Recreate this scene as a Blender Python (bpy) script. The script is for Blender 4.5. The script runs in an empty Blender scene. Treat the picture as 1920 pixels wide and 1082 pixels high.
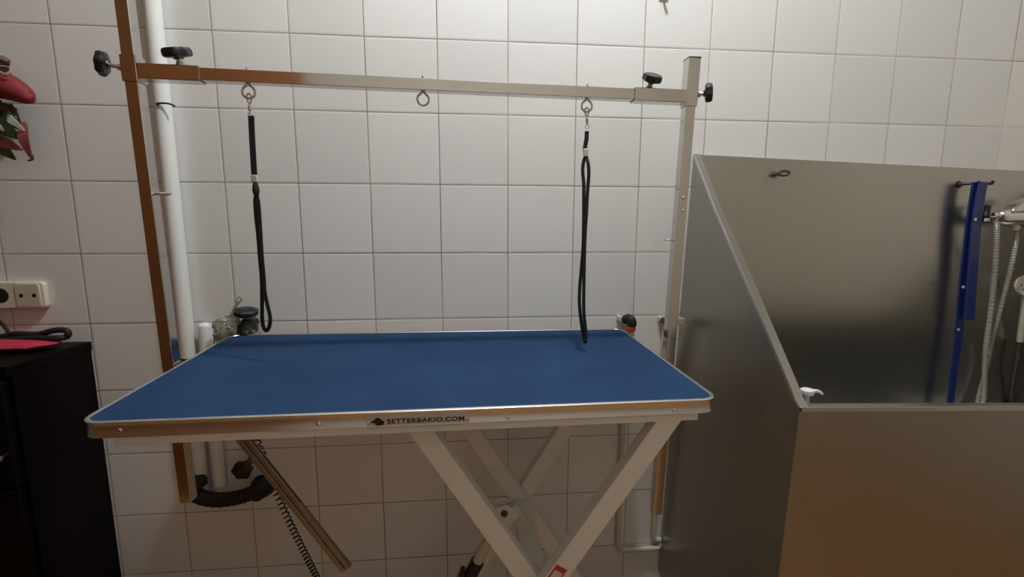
import bpy, bmesh, math, random
from mathutils import Vector, Matrix, Euler, noise
random.seed(4)
scene = bpy.context.scene
COL = scene.collection
R_ = math.radians
PI = math.pi

# ------------------------------------------------------------------ camera
CAM = Vector((-0.105134, -1.341954, 1.200270))
RIGHT = Vector((0.9961852, -0.0872310, 0.0024027))
DOWN = Vector((-0.0098027, -0.1392224, -0.9902126))
FWD = Vector((0.0867118, 0.9864116, -0.1395464))
FPX = 830.0

def ray(px, py):
    return RIGHT * ((px - 960) / FPX) + DOWN * ((py - 541) / FPX) + FWD

def at(px, py, Y):
    """world point seen at a pixel of the photograph, at wall distance Y"""
    d = ray(px, py)
    return CAM + d * ((Y - CAM.y) / d.y)

cd = bpy.data.cameras.new('camera')
cam = bpy.data.objects.new('camera', cd)
COL.objects.link(cam)
cd.sensor_width = 36
cd.lens = FPX / 1920 * 36
cd.clip_start = 0.01
m = Matrix((RIGHT, -DOWN, -FWD)).transposed().to_4x4()
m.translation = CAM
cam.matrix_world = m
scene.camera = cam

# ------------------------------------------------------------------ materials
MATS = {}
def mat(name, color, rough=0.5, metal=0.0, bump=None, spec=None, coat=0.0, vary=None, **kw):
    """bump=(scale, strength, stretch xyz); vary=(scale, amount)"""
    if name in MATS: return MATS[name]
    mt = bpy.data.materials.new(name); mt.use_nodes = True
    nt = mt.node_tree; b = nt.nodes['Principled BSDF']
    b.inputs['Base Color'].default_value = (*color, 1)
    b.inputs['Roughness'].default_value = rough
    b.inputs['Metallic'].default_value = metal
    if coat: b.inputs['Coat Weight'].default_value = coat
    if spec is not None: b.inputs['Specular IOR Level'].default_value = spec
    tc = nt.nodes.new('ShaderNodeTexCoord')
    def noise_node(scale, stretch):
        mp = nt.nodes.new('ShaderNodeMapping'); mp.inputs['Scale'].default_value = stretch
        nz = nt.nodes.new('ShaderNodeTexNoise'); nz.inputs['Scale'].default_value = scale
        nz.inputs['Detail'].default_value = 3
        nt.links.new(tc.outputs['Object'], mp.inputs['Vector'])
        nt.links.new(mp.outputs['Vector'], nz.inputs['Vector'])
        return nz
    v = vary or (14, 0.10)
    nz = noise_node(v[0], (1, 1, 1))
    mr = nt.nodes.new('ShaderNodeMapRange')
    mr.inputs['To Min'].default_value = 1 - v[1]; mr.inputs['To Max'].default_value = 1 + v[1]
    mx = nt.nodes.new('ShaderNodeVectorMath'); mx.operation = 'SCALE'
    mx.inputs[0].default_value = color
    nt.links.new(nz.outputs['Fac'], mr.inputs['Value'])
    nt.links.new(mr.outputs['Result'], mx.inputs['Scale'])
    nt.links.new(mx.outputs['Vector'], b.inputs['Base Color'])
    if bump:
        nb = noise_node(bump[0], bump[2] if len(bump) > 2 else (1, 1, 1))
        bp = nt.nodes.new('ShaderNodeBump'); bp.inputs['Strength'].default_value = bump[1]
        bp.inputs['Distance'].default_value = 0.002
        nt.links.new(nb.outputs['Fac'], bp.inputs['Height'])
        nt.links.new(bp.outputs['Normal'], b.inputs['Normal'])
    for k, val in kw.items():
        b.inputs[k].default_value = val
    MATS[name] = mt
    return mt

def tile_mat(name, axis, tile=(0.80, 0.80, 0.795), grout=(0.24, 0.21, 0.18), off=(0.0, 0.12), size=0.2, rough=0.16):
    """glossy square wall tiles with narrow grout joints; axis picks the horizontal axis"""
    mt = bpy.data.materials.new(name); mt.use_nodes = True
    nt = mt.node_tree; b = nt.nodes['Principled BSDF']
    N = nt.nodes.new; L = nt.links.new
    g = N('ShaderNodeNewGeometry'); sp = N('ShaderNodeSeparateXYZ')
    # the joints wander a little: tiles were laid by hand
    nz = N('ShaderNodeTexNoise'); nz.inputs['Scale'].default_value = 3.0
    L(g.outputs['Position'], nz.inputs['Vector'])
    wob = N('ShaderNodeVectorMath'); wob.operation = 'MULTIPLY_ADD'
    wob.inputs[1].default_value = (0.0018, 0.0018, 0.0018)
    L(nz.outputs['Color'], wob.inputs[0]); L(g.outputs['Position'], wob.inputs[2])
    L(wob.outputs[0], sp.inputs[0])
    def M(op, a, bb=None, c=None):
        n = N('ShaderNodeMath'); n.operation = op
        for i, q in enumerate((a, bb, c)):
            if q is None: continue
            if hasattr(q, 'is_linked') or hasattr(q, 'links'): L(q, n.inputs[i])
            else: n.inputs[i].default_value = q
        return n.outputs[0]
    def edge(sock, o):
        f = M('FRACT', M('DIVIDE', M('SUBTRACT', sock, o), size))
        return M('SUBTRACT', 0.5, M('ABSOLUTE', M('SUBTRACT', f, 0.5)))
    def cell(sock, o):
        return M('FLOOR', M('DIVIDE', M('SUBTRACT', sock, o), size))
    h = {'x': sp.outputs[0], 'y': sp.outputs[1]}[axis[0]]
    v = {'z': sp.outputs[2], 'y': sp.outputs[1]}[axis[1]]
    eh, ev = edge(h, off[0] + 0.0009), edge(v, off[1] + 0.0009)
    d = M('MULTIPLY', M('MINIMUM', eh, ev), size)        # metres from the nearest joint
    gm = N('ShaderNodeMapRange'); gm.inputs['From Min'].default_value = 0.0008; gm.inputs['From Max'].default_value = 0.0018
    L(d, gm.inputs['Value'])
    # tone per tile
    cx = N('ShaderNodeCombineXYZ'); L(cell(h, off[0]), cx.inputs[0]); L(cell(v, off[1]), cx.inputs[1])
    wn = N('ShaderNodeTexWhiteNoise'); wn.noise_dimensions = '3D'; L(cx.outputs[0], wn.inputs['Vector'])
    tv = N('ShaderNodeMapRange'); tv.inputs['To Min'].default_value = 0.95; tv.inputs['To Max'].default_value = 1.03
    L(wn.outputs['Value'], tv.inputs['Value'])
    tc = N('ShaderNodeVectorMath'); tc.operation = 'SCALE'; tc.inputs[0].default_value = tile
    L(tv.outputs[0], tc.inputs['Scale'])
    # grout dirt varies at random; joints also get lighter towards +x
    gn = N('ShaderNodeTexNoise'); gn.inputs['Scale'].default_value = 2.3; gn.inputs['Detail'].default_value = 4
    L(g.outputs['Position'], gn.inputs['Vector'])
    gr = N('ShaderNodeMapRange'); gr.inputs['From Min'].default_value = .35; gr.inputs['From Max'].default_value = .65
    gr.inputs['To Min'].default_value = 0.6; gr.inputs['To Max'].default_value = 1.9
    L(gn.outputs['Fac'], gr.inputs['Value'])
    gc = N('ShaderNodeVectorMath'); gc.operation = 'SCALE'; gc.inputs[0].default_value = grout
    gx = N('ShaderNodeMapRange'); gx.inputs['From Min'].default_value = .3; gx.inputs['From Max'].default_value = 1.1
    gx.inputs['To Min'].default_value = 1.0; gx.inputs['To Max'].default_value = 1.9
    L(sp.outputs[0], gx.inputs['Value'])
    L(M('MULTIPLY', gr.outputs[0], gx.outputs[0]), gc.inputs['Scale'])
    mix = N('ShaderNodeMix'); mix.data_type = 'RGBA'
    L(gm.outputs[0], mix.inputs['Factor']); L(gc.outputs[0], mix.inputs['A']); L(tc.outputs[0], mix.inputs['B'])
    L(mix.outputs['Result'], b.inputs['Base Color'])
    rm = N('ShaderNodeMapRange'); rm.inputs['To Min'].default_value = 0.9; rm.inputs['To Max'].default_value = rough
    L(gm.outputs[0], rm.inputs['Value']); L(rm.outputs[0], b.inputs['Roughness'])
    # rounded tile edge + faint glaze ripple
    hm = N('ShaderNodeMapRange'); hm.interpolation_type = 'SMOOTHSTEP'
    hm.inputs['From Max'].default_value = 0.006
    L(d, hm.inputs['Value'])
    rn = N('ShaderNodeTexNoise'); rn.inputs['Scale'].default_value = 18
    L(g.outputs['Position'], rn.inputs['Vector'])
    hh = M('ADD', hm.outputs[0], M('MULTIPLY', rn.outputs['Fac'], 0.12))
    bp = N('ShaderNodeBump'); bp.inputs['Strength'].default_value = 0.45; bp.inputs['Distance'].default_value = 0.0011
    L(hh, bp.inputs['Height']); L(bp.outputs[0], b.inputs['Normal'])
    return mt

STEEL = mat('stainless_steel', (0.56, 0.545, 0.52), 0.30, 1.0, bump=(60, 0.05, (1, 1, 12)), vary=(5, .05))
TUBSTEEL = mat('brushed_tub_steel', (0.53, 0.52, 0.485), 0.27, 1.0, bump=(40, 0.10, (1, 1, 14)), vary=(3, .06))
CRIMPM = mat('silver_crimp', (0.62, 0.61, 0.58), 0.4, 0.3)
ARMM = mat('dull_steel', (0.36, 0.33, 0.28), 0.42, 1.0, vary=(30, .12))
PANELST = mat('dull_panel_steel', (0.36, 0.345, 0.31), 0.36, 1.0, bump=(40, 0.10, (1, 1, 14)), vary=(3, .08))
CHROME = mat('chrome', (0.78, 0.78, 0.78), 0.12, 1.0)
POSTSTEEL = mat('polished_post_steel', (0.60, 0.58, 0.545), 0.12, 1.0, bump=(50, 0.03, (1, 1, .1)), vary=(6, .05))
ALU = mat('aluminium_trim', (0.72, 0.72, 0.71), 0.24, 0.92, vary=(6, .05))
PLATE = mat('nameplate_metal', (0.56, 0.55, 0.53), 0.45, 0.55)
BLACKPL = mat('black_plastic', (0.012, 0.012, 0.013), 0.38, bump=(90, .05))
RUBBER = mat('black_rubber', (0.010, 0.009, 0.009), 0.65)
WEB = mat('black_nylon_webbing', (0.008, 0.008, 0.010), 0.75, bump=(600, .3))
WPAINT = mat('white_powder_paint', (0.72, 0.70, 0.65), 0.42, vary=(8, .04))
PVC = mat('white_pvc', (0.78, 0.80, 0.79), 0.30, vary=(4, .04))
BEIGE = mat('beige_pipe_paint', (0.60, 0.56, 0.47), 0.42, vary=(30, .14))
BRASS = mat('old_brass', (0.11, 0.085, 0.06), 0.42, 0.5)
REDPL = mat('red_plastic', (0.55, 0.05, 0.03), 0.4)
SOCKET = mat('ivory_socket_plastic', (0.74, 0.70, 0.58), 0.35, vary=(6, .03))
DARK = mat('dark_hole', (0.01, 0.009, 0.008), 0.7)
WENGE = mat('wenge_veneer', (0.0035, 0.0024, 0.0024), 0.5, spec=.12, bump=(30, .12, (1, 1, .08)), vary=(12, .25))
WOOD = mat('brown_door_wood', (0.26, 0.095, 0.028), 0.42, bump=(20, .1, (6, 1, .3)), vary=(5, .2))
FLOORM = tile_mat('floor_tiles', 'xy', (0.44, 0.22, 0.075), (0.15, 0.08, .04), (0, 0), 0.33, 0.35)
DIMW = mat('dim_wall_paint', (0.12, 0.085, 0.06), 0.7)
FARW = mat('beige_wall_paint', (0.66, 0.61, 0.53), 0.7)
WALLM = tile_mat('white_wall_tiles', 'xz')
CEILM = mat('ceiling_paint', (0.5, 0.48, 0.44), 0.9)
BLUEV = mat('blue_vinyl', (0.014, 0.026, 0.15), 0.28, coat=.3, bump=(22, .9, (1, 1, .25)))
HOSEM = mat('grey_braided_hose', (0.42, 0.40, 0.35), 0.35, 0.35)
PUMPM = mat('white_pump_plastic', (0.80, 0.80, 0.82), 0.32)
PINK = mat('pink_fabric', (0.50, 0.03, 0.07), 0.75, bump=(120, .3))
REDF = mat('red_petal_fabric', (0.21, 0.020, 0.022), 0.7, bump=(60, .3), vary=(20, .25))
MAUVE = mat('mauve_dried_petal', (0.30, 0.08, 0.09), 0.8, vary=(25, .3))
GREENL = mat('dark_green_leaf', (0.035, 0.06, 0.025), 0.6, vary=(25, .3))
WHITEL = mat('pale_leaf', (0.62, 0.64, 0.58), 0.6)
BROWNF = mat('brown_ribbon', (0.07, 0.03, 0.022), 0.7)
TANF = mat('tan_ribbon', (0.50, 0.38, 0.28), 0.7)
STICK = mat('red_warning_sticker', (0.50, 0.03, 0.02), 0.5)
STICKW = mat('white_sticker_paper', (0.60, 0.54, 0.48), 0.5)
LAMPB = mat('lamp_body_paint', (0.7, 0.7, 0.7), 0.5)

# blue rubber table mat: fine embossed weave
def make_mat_blue():
    mt = bpy.data.materials.new('blue_rubber_mat'); mt.use_nodes = True
    nt = mt.node_tree; b = nt.nodes['Principled BSDF']; N = nt.nodes.new; L = nt.links.new
    tc = N('ShaderNodeTexCoord')
    nz = N('ShaderNodeTexNoise'); nz.inputs['Scale'].default_value = 5; nz.inputs['Detail'].default_value = 5
    L(tc.outputs['Object'], nz.inputs['Vector'])
    n2 = N('ShaderNodeTexNoise'); n2.inputs['Scale'].default_value = 260; n2.inputs['Detail'].default_value = 2
    L(tc.outputs['Object'], n2.inputs['Vector'])
    ad = N('ShaderNodeMath'); ad.operation = 'MULTIPLY_ADD'; ad.inputs[1].default_value = .35
    L(n2.outputs['Fac'], ad.inputs[0]); L(nz.outputs['Fac'], ad.inputs[2])
    cr = N('ShaderNodeValToRGB')
    cr.color_ramp.elements[0].position = .45; cr.color_ramp.elements[0].color = (0.014, 0.038, 0.098, 1)
    cr.color_ramp.elements[1].position = .9; cr.color_ramp.elements[1].color = (0.022, 0.056, 0.132, 1)
    L(ad.outputs[0], cr.inputs[0]); L(cr.outputs[0], b.inputs['Base Color'])
    vo = N('ShaderNodeTexVoronoi'); vo.inputs['Scale'].default_value = 230
    L(tc.outputs['Object'], vo.inputs['Vector'])
    bp = N('ShaderNodeBump'); bp.inputs['Strength'].default_value = .5; bp.inputs['Distance'].default_value = .0006
    L(vo.outputs['Distance'], bp.inputs['Height']); L(bp.outputs[0], b.inputs['Normal'])
    b.inputs['Roughness'].default_value = .8
    b.inputs['Specular IOR Level'].default_value = .12
    return mt
BLUEMAT = make_mat_blue()

def make_bag():
    mt = bpy.data.materials.new('clear_plastic_film'); mt.use_nodes = True
    nt = mt.node_tree; N = nt.nodes.new; L = nt.links.new
    b = nt.nodes['Principled BSDF']; out = nt.nodes['Material Output']
    b.inputs['Base Color'].default_value = (0.40, 0.39, 0.33, 1); b.inputs['Roughness'].default_value = .18
    tr = N('ShaderNodeBsdfTransparent'); tr.inputs['Color'].default_value = (.86, .84, .78, 1)
    mx = N('ShaderNodeMixShader'); lw = N('ShaderNodeLayerWeight'); lw.inputs['Blend'].default_value = .45
    mr = N('ShaderNodeMapRange'); mr.inputs['To Min'].default_value = .30; mr.inputs['To Max'].default_value = .90
    L(lw.outputs['Facing'], mr.inputs['Value']); L(mr.outputs[0], mx.inputs[0])
    L(tr.outputs[0], mx.inputs[1]); L(b.outputs[0], mx.inputs[2]); L(mx.outputs[0], out.inputs['Surface'])
    return mt
BAGM = make_bag()

def emis(name, color, s):
    mt = bpy.data.materials.new(name); mt.use_nodes = True
    b = mt.node_tree.nodes['Principled BSDF']
    b.inputs['Base Color'].default_value = (*color, 1)
    b.inputs['Emission Color'].default_value = (*color, 1); b.inputs['Emission Strength'].default_value = s
    return mt

# ------------------------------------------------------------------ mesh helpers
def frame_from(axis, up=Vector((0, 0, 1))):
    z = Vector(axis).normalized()
    u = Vector(up)
    if abs(z.dot(u)) > .98 * u.length: u = Vector((0, 1, 0)) if abs(z.y) < .9 else Vector((1, 0, 0))
    x = u.cross(z).normalized(); y = z.cross(x).normalized()
    return Matrix((x, y, z)).transposed()

def box(bm, c, s, rot=None):
    """box of size s centred on c, rot = 3x3"""
    vs = []
    for i in (-.5, .5):
        for j in (-.5, .5):
            for k in (-.5, .5):
                v = Vector((i * s[0], j * s[1], k * s[2]))
                if rot is not None: v = rot @ v
                vs.append(bm.verts.new(Vector(c) + v))
    for f in ((0, 1, 3, 2), (4, 6, 7, 5), (0, 4, 5, 1), (2, 3, 7, 6), (0, 2, 6, 4), (1, 5, 7, 3)):
        bm.faces.new([vs[i] for i in f])

def bar(bm, a, b, w, t, side=Vector((0, 1, 0))):
    """rectangular bar from a to b; w = width across, t = thickness along `side`"""
    a = Vector(a); b = Vector(b); d = (b - a)
    z = d.normalized(); y = (side - z * side.dot(z)).normalized(); x = y.cross(z)
    rot = Matrix((x, y, z)).transposed()
    box(bm, (a + b) / 2, (w, t, d.length), rot)

def hollow_bar(bm, a, b, w, t, wall=0.0018, side=Vector((0, 1, 0))):
    a = Vector(a); b = Vector(b); z = (b - a).normalized()
    y = (side - z * side.dot(z)).normalized(); x = y.cross(z)
    r = min(w, t) * .05
    def ring(c, ww, tt, rr):
        out = []
        for (sx, sy) in ((1, 1), (-1, 1), (-1, -1), (1, -1)):
            for k in range(3):
                base = {(1, 1): 0, (-1, 1): 90, (-1, -1): 180, (1, -1): 270}[(sx, sy)]
                an = R_(base + k * 45)
                p = x * (sx * (ww / 2 - rr) + rr * math.cos(an)) + y * (sy * (tt / 2 - rr) + rr * math.sin(an))
                out.append(bm.verts.new(c + p))
        return out
    o1, o2 = ring(a, w, t, r), ring(b, w, t, r)
    i1, i2 = ring(a, w - 2 * wall, t - 2 * wall, r * .6), ring(b, w - 2 * wall, t - 2 * wall, r * .6)
    n = len(o1)
    for i in range(n):
        j = (i + 1) % n
        bm.faces.new((o1[i], o1[j], o2[j], o2[i])); bm.faces.new((i1[j], i1[i], i2[i], i2[j]))
        bm.faces.new((o1[j], o1[i], i1[i], i1[j])); bm.faces.new((o2[i], o2[j], i2[j], i2[i]))

def tube(bm, pts, r, seg=12, closed=False, caps=True, rfun=None):
    pts = [Vector(p) for p in pts]; n = len(pts); rings = []
    prev = None
    for i, p in enumerate(pts):
        if closed: t = pts[(i + 1) % n] - pts[(i - 1) % n]
        else: t = pts[min(i + 1, n - 1)] - pts[max(i - 1, 0)]
        t.normalize()
        if prev is None:
            x = frame_from(t).col[0]
        else:
            x = (prev - t * prev.dot(t)).normalized()
        prev = x; y = t.cross(x)
        rr = rfun(i / max(1, n - 1)) if rfun else r
        rings.append([bm.verts.new(p + (x * math.cos(2 * PI * k / seg) + y * math.sin(2 * PI * k / seg)) * rr) for k in range(seg)])
    m_ = n if closed else n - 1
    for i in range(m_):
        a, b = rings[i], rings[(i + 1) % n]
        for k in range(seg):
            bm.faces.new((a[k], a[(k + 1) % seg], b[(k + 1) % seg], b[k]))
    if caps and not closed:
        bm.faces.new(list(reversed(rings[0]))); bm.faces.new(rings[-1])

def lathe(bm, c, axis, prof, seg=24, lobes=0, lobe_amp=0.0, up=Vector((0, 0, 1))):
    """prof = [(radius, distance along axis)]"""
    c = Vector(c); fr = frame_from(axis, up)
    rings = []
    for (r, h) in prof:
        ring = []
        for k in range(seg):
            a = 2 * PI * k / seg
            rr = r * (1 + lobe_amp * math.cos(lobes * a)) if lobes else r
            ring.append(bm.verts.new(c + fr @ Vector((rr * math.cos(a), rr * math.sin(a), h))))
        rings.append(ring)
    for a, b in zip(rings, rings[1:]):
        for k in range(seg):
            bm.faces.new((a[k], a[(k + 1) % seg], b[(k + 1) % seg], b[k]))
    bm.faces.new(list(reversed(rings[0]))); bm.faces.new(rings[-1])

def ribbon(bm, pts, w, t, nrm=Vector((0, -1, 0)), wfun=None):
    """flat strap: width w in the plane facing nrm, thickness t"""
    pts = [Vector(p) for p in pts]; n = len(pts); rings = []
    for i, p in enumerate(pts):
        d = (pts[min(i + 1, n - 1)] - pts[max(i - 1, 0)]).normalized()
        x = d.cross(nrm)
        x = x.normalized() if x.length > 1e-4 else Vector((1, 0, 0))
        y = x.cross(d).normalized()
        ww = wfun(i / (n - 1)) if wfun else w
        rings.append([bm.verts.new(p + x * sx * ww / 2 + y * sy * t / 2) for sx, sy in ((-1, -1), (1, -1), (1, 1), (-1, 1))])
    for a, b in zip(rings, rings[1:]):
        for k in range(4):
            bm.faces.new((a[k], a[(k + 1) % 4], b[(k + 1) % 4], b[k]))
    bm.faces.new(list(reversed(rings[0]))); bm.faces.new(rings[-1])

def prism(bm, poly, a, b):
    """extrude a list of points (Vectors) from offset a to offset b (Vectors)"""
    A = [bm.verts.new(Vector(p) + Vector(a)) for p in poly]
    B = [bm.verts.new(Vector(p) + Vector(b)) for p in poly]
    n = len(poly)
    bm.faces.new(list(reversed(A))); bm.faces.new(B)
    for i in range(n):
        bm.faces.new((A[i], A[(i + 1) % n], B[(i + 1) % n], B[i]))

def smooth_path(pts, sub=8):
    """Catmull-Rom through pts"""
    P = [Vector(p) for p in pts]; P = [2 * P[0] - P[1]] + P + [2 * P[-1] - P[-2]]
    out = []
    for i in range(1, len(P) - 2):
        for k in range(sub):
            t = k / sub
            a, b, c, d = P[i - 1], P[i], P[i + 1], P[i + 2]
            out.append(.5 * ((2 * b) + (c - a) * t + (2 * a - 5 * b + 4 * c - d) * t * t + (3 * b - a - 3 * c + d) * t ** 3))
    out.append(P[-2])
    return out

def rrect(w, d, r, seg=6, cx=0, cy=0):
    out = []
    for (sx, sy, b) in ((1, 1, 0), (-1, 1, 90), (-1, -1, 180), (1, -1, 270)):
        for k in range(seg + 1):
            a = R_(b + 90 * k / seg)
            out.append(Vector((cx + sx * (w / 2 - r) + r * math.cos(a), cy + sy * (d / 2 - r) + r * math.sin(a), 0)))
    return out

def tag(o, label, cat, group=None):
    o['label'] = label; o['category'] = cat
    if group: o['group'] = group
    return o

def link(name, bm, mt, parent=None, smooth=True, bevel=0.0, local=False, label=None, bseg=2):
    bmesh.ops.recalc_face_normals(bm, faces=bm.faces)
    me = bpy.data.meshes.new(name)
    off = Vector((0, 0, 0))
    if not local and len(bm.verts):
        lo = Vector([min(v.co[i] for v in bm.verts) for i in range(3)]); hi = Vector([max(v.co[i] for v in bm.verts) for i in range(3)])
        off = Vector(((lo.x + hi.x) / 2, (lo.y + hi.y) / 2, lo.z))
        bmesh.ops.translate(bm, verts=bm.verts, vec=-off)
    bm.to_mesh(me); bm.free()
    me.materials.append(mt)
    if smooth:
        for p in me.polygons: p.use_smooth = True
        try: me.set_sharp_from_angle(angle=R_(35))
        except Exception: pass
    o = bpy.data.objects.new(name, me); COL.objects.link(o)
    if bevel:
        b = o.modifiers.new('bevel', 'BEVEL'); b.width = bevel; b.segments = bseg; b.limit_method = 'ANGLE'; b.angle_limit = R_(40)
        b.harden_normals = False
    if parent is not None:
        o.parent = parent
        if local: o.location = (0, 0, 0)
        else:
            pw = world_of(parent)
            o.matrix_parent_inverse = pw.inverted()
            o.location = off
    else: o.location = off
    if label: o['label'] = label
    return o

WM = {}
def world_of(o):
    mm = Matrix.LocRotScale(o.location, o.rotation_euler.to_quaternion(), None)
    if o.parent: return world_of(o.parent) @ o.matrix_parent_inverse @ mm
    return mm

def thing(name, label, cat, loc, rot=(0, 0, 0), group=None):
    o = bpy.data.objects.new(name, None); COL.objects.link(o)
    o.empty_display_size = .05; o.location = loc; o.rotation_euler = rot
    return tag(o, label, cat, group)

def struct(name, bm, mt, bevel=0, smooth=False):
    o = link(name, bm, mt, smooth=smooth, bevel=bevel); o['kind'] = 'structure'; return o

NB = bmesh.new

# ------------------------------------------------------------------ room
XL, XR, YB, ZC = -1.95, 2.35, -2.55, 3.05
ZG = -0.08                      # floor level
WZ = (ZC + ZG) / 2; WH = ZC - ZG
bm = NB(); box(bm, ((XL + XR) / 2, .05, WZ), (XR - XL, .1, WH)); struct('wall_back', bm, WALLM)
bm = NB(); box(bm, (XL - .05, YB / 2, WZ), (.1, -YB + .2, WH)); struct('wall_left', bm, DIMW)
bm = NB(); box(bm, (XR + .05, YB / 2, WZ), (.1, -YB + .2, WH)); struct('wall_right', bm, FARW)
bm = NB(); box(bm, ((XL + XR) / 2, YB - .05, WZ), (XR - XL, .1, WH)); struct('wall_front', bm, FARW)
bm = NB(); box(bm, ((XL + XR) / 2, YB / 2, ZG - .05), (XR - XL, -YB, .1)); struct('floor', bm, FLOORM)
bm = NB(); box(bm, ((XL + XR) / 2, YB / 2, ZC + .05), (XR - XL, -YB, .1)); struct('ceiling', bm, CEILM)
# tall wooden door leaf standing open beside the camera, mirrored brown in the steel tubes and the table edge
bm = NB()
x0, x1, yd = -1.93, -.69, -1.36
box(bm, ((x0 + x1) / 2, yd - .02, 1.01), (x1 - x0, .04, 2.16))
for (z0, z1) in ((.15, .85), (1.0, 1.98)):
    box(bm, ((x0 + x1) / 2, yd + .004, (z0 + z1) / 2), (x1 - x0 - .24, .012, z1 - z0))
dr = struct('door_1', bm, WOOD, bevel=.004)
bm = NB(); lathe(bm, (x1 - .07, yd, 1.02), (0, 1, 0), [(.012, 0), (.012, .03), (.024, .04), (.026, .055), (.015, .065)])
link('door_handle', bm, CHROME, dr)

# ------------------------------------------------------------------ grooming table
TC = Vector((-0.2016, -0.3146, 0.8817))
TR = Matrix(((0.9991, -0.0395, 0.0135), (0.0400, 0.9985, -0.0385), (-0.0119, 0.0390, 0.9992)))
table = thing('grooming_table', 'blue-topped grooming table with aluminium edge and white crossed legs', 'table',
              TC, TR.to_euler())
TW, TD = 1.133, 0.522
def tl(p):                       # world -> table local
    return TR.transposed() @ (Vector(p) - TC)
def tface(px, py):               # local (x, z) on the table's front face
    d = ray(px, py); n = TR.col[1]
    o = TC - n * (TD / 2)
    t = (o - CAM).dot(n) / d.dot(n)
    q = tl(CAM + d * t); return q.x, q.z
RC = 0.034
bm = NB()
prism(bm, rrect(TW - .008, TD - .008, RC - .004), (0, 0, -.024), (0, 0, -.0035))
link('tabletop_board', bm, WPAINT, table, local=True)
# mat
bm = NB()
prism(bm, rrect(TW - .010, TD - .010, RC - .004), (0, 0, -.0034), (0, 0, -.0002))
link('rubber_mat', bm, BLUEMAT, table, local=True, label='blue textured rubber mat')
# trim: profile swept round the outline
prof = [(-.0065, .0004), (-.0055, .0016), (-.001, .0018), (.0012, .0006), (.0010, -.0012), (-.0002, -.0040), (-.0006, -.0125), (-.0002, -.0215),
        (.0010, -.0245), (.0012, -.0262), (-.001, -.0272), (-.0065, -.0266), (-.0065, -.0246), (-.0030, -.0236), (-.0034, -.0030), (-.0065, .0)]
bm = NB()
base = rrect(TW, TD, RC, seg=8)
n = len(base); rings = []
for i, p in enumerate(base):
    t = (base[(i + 1) % n] - base[i - 1]).normalized(); out = Vector((t.y, -t.x, 0))
    rings.append([bm.verts.new(p + out * a + Vector((0, 0, z))) for a, z in prof])
for i in range(n):
    a, b_ = rings[i], rings[(i + 1) % n]
    for k in range(len(prof)):
        bm.faces.new((a[k], b_[k], b_[(k + 1) % len(prof)], a[(k + 1) % len(prof)]))
link('edge_trim', bm, ALU, table, local=True, label='aluminium edge trim')
for (px, py) in ((223, 807.5), (597, 795), (952, 783), (1264, 769.5)):
    x, z = tface(px, py)
    bm = NB(); lathe(bm, (x, -TD / 2 + .0004, z), (0, -1, 0), [(.0042, 0), (.0042, .0008), (.0036, .0018), (.0015, .0025)], 16)
    link('rivet', bm, CHROME, table, local=True)
for sx in (-1, 1):
    for y in (-.16, .16):
        bm = NB(); lathe(bm, (sx * (TW / 2 - .0004), y, -.012), (sx, 0, 0), [(.0042, 0), (.0042, .0008), (.0036, .0018), (.0015, .0025)], 16)
        link('rivet', bm, CHROME, table, local=True)
# nameplate
xa, za = tface(688, 787); xb, zb = tface(880, 786.5)
_, zt = tface(784, 777); _, zz = tface(784, 798.5)
pw_, ph_ = xb - xa, zt - zz
pc = Vector(((xa + xb) / 2, -TD / 2 - .0004, (zt + zz) / 2))
bm = NB(); box(bm, pc, (pw_, .0012, ph_))
plate = link('nameplate', bm, PLATE, table, local=True, bevel=.0003, label='grey metal nameplate with black lettering')
for px in (690.5, 875.5):
    x, _ = tface(px, 790)
    bm = NB(); lathe(bm, (x, pc.y - .0004, pc.z + (.0 if px < 800 else .0005)), (0, -1, 0), [(.0026, 0), (.0024, .0008), (.001, .0014)], 12)
    link('plate_rivet', bm, CHROME, plate, local=True)
def text_mesh(txt, width, height, depth):
    cu = bpy.data.curves.new('txt', 'FONT'); cu.body = txt; cu.size = 1; cu.extrude = 0.01; cu.space_character = 1.10; cu.offset = .028
    ob = bpy.data.objects.new('txt', cu); COL.objects.link(ob)
    bpy.context.view_layer.update()
    me = bpy.data.meshes.new_from_object(ob.evaluated_get(bpy.context.evaluated_depsgraph_get()))
    bpy.data.objects.remove(ob)
    xs = [v.co.x for v in me.vertices]; ys = [v.co.y for v in me.vertices]; zs = [v.co.z for v in me.vertices]
    x0_, x1_, y0_, y1_ = min(xs), max(xs), min(ys), max(ys)
    for v in me.vertices:
        v.co = Vector(((v.co.x - x0_) / (x1_ - x0_) * width, 0 if v.co.z < 0 else -depth, (v.co.y - y0_) / (y1_ - y0_) * height))
    return me
xa, _ = tface(726, 790); xb, _ = tface(870.5, 787)
hgt = .0086
me = text_mesh('SETTERBAKIO.COM', xb - xa, hgt, .0004)
me.materials.append(BLACKPL)
to = bpy.data.objects.new('lettering', me); COL.objects.link(to); to.parent = plate
to.location = (xa, pc.y - .0006, pc.z - hgt / 2 + .0004)
to['label'] = 'black lettering SETTERBAKIO.COM'
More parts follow.
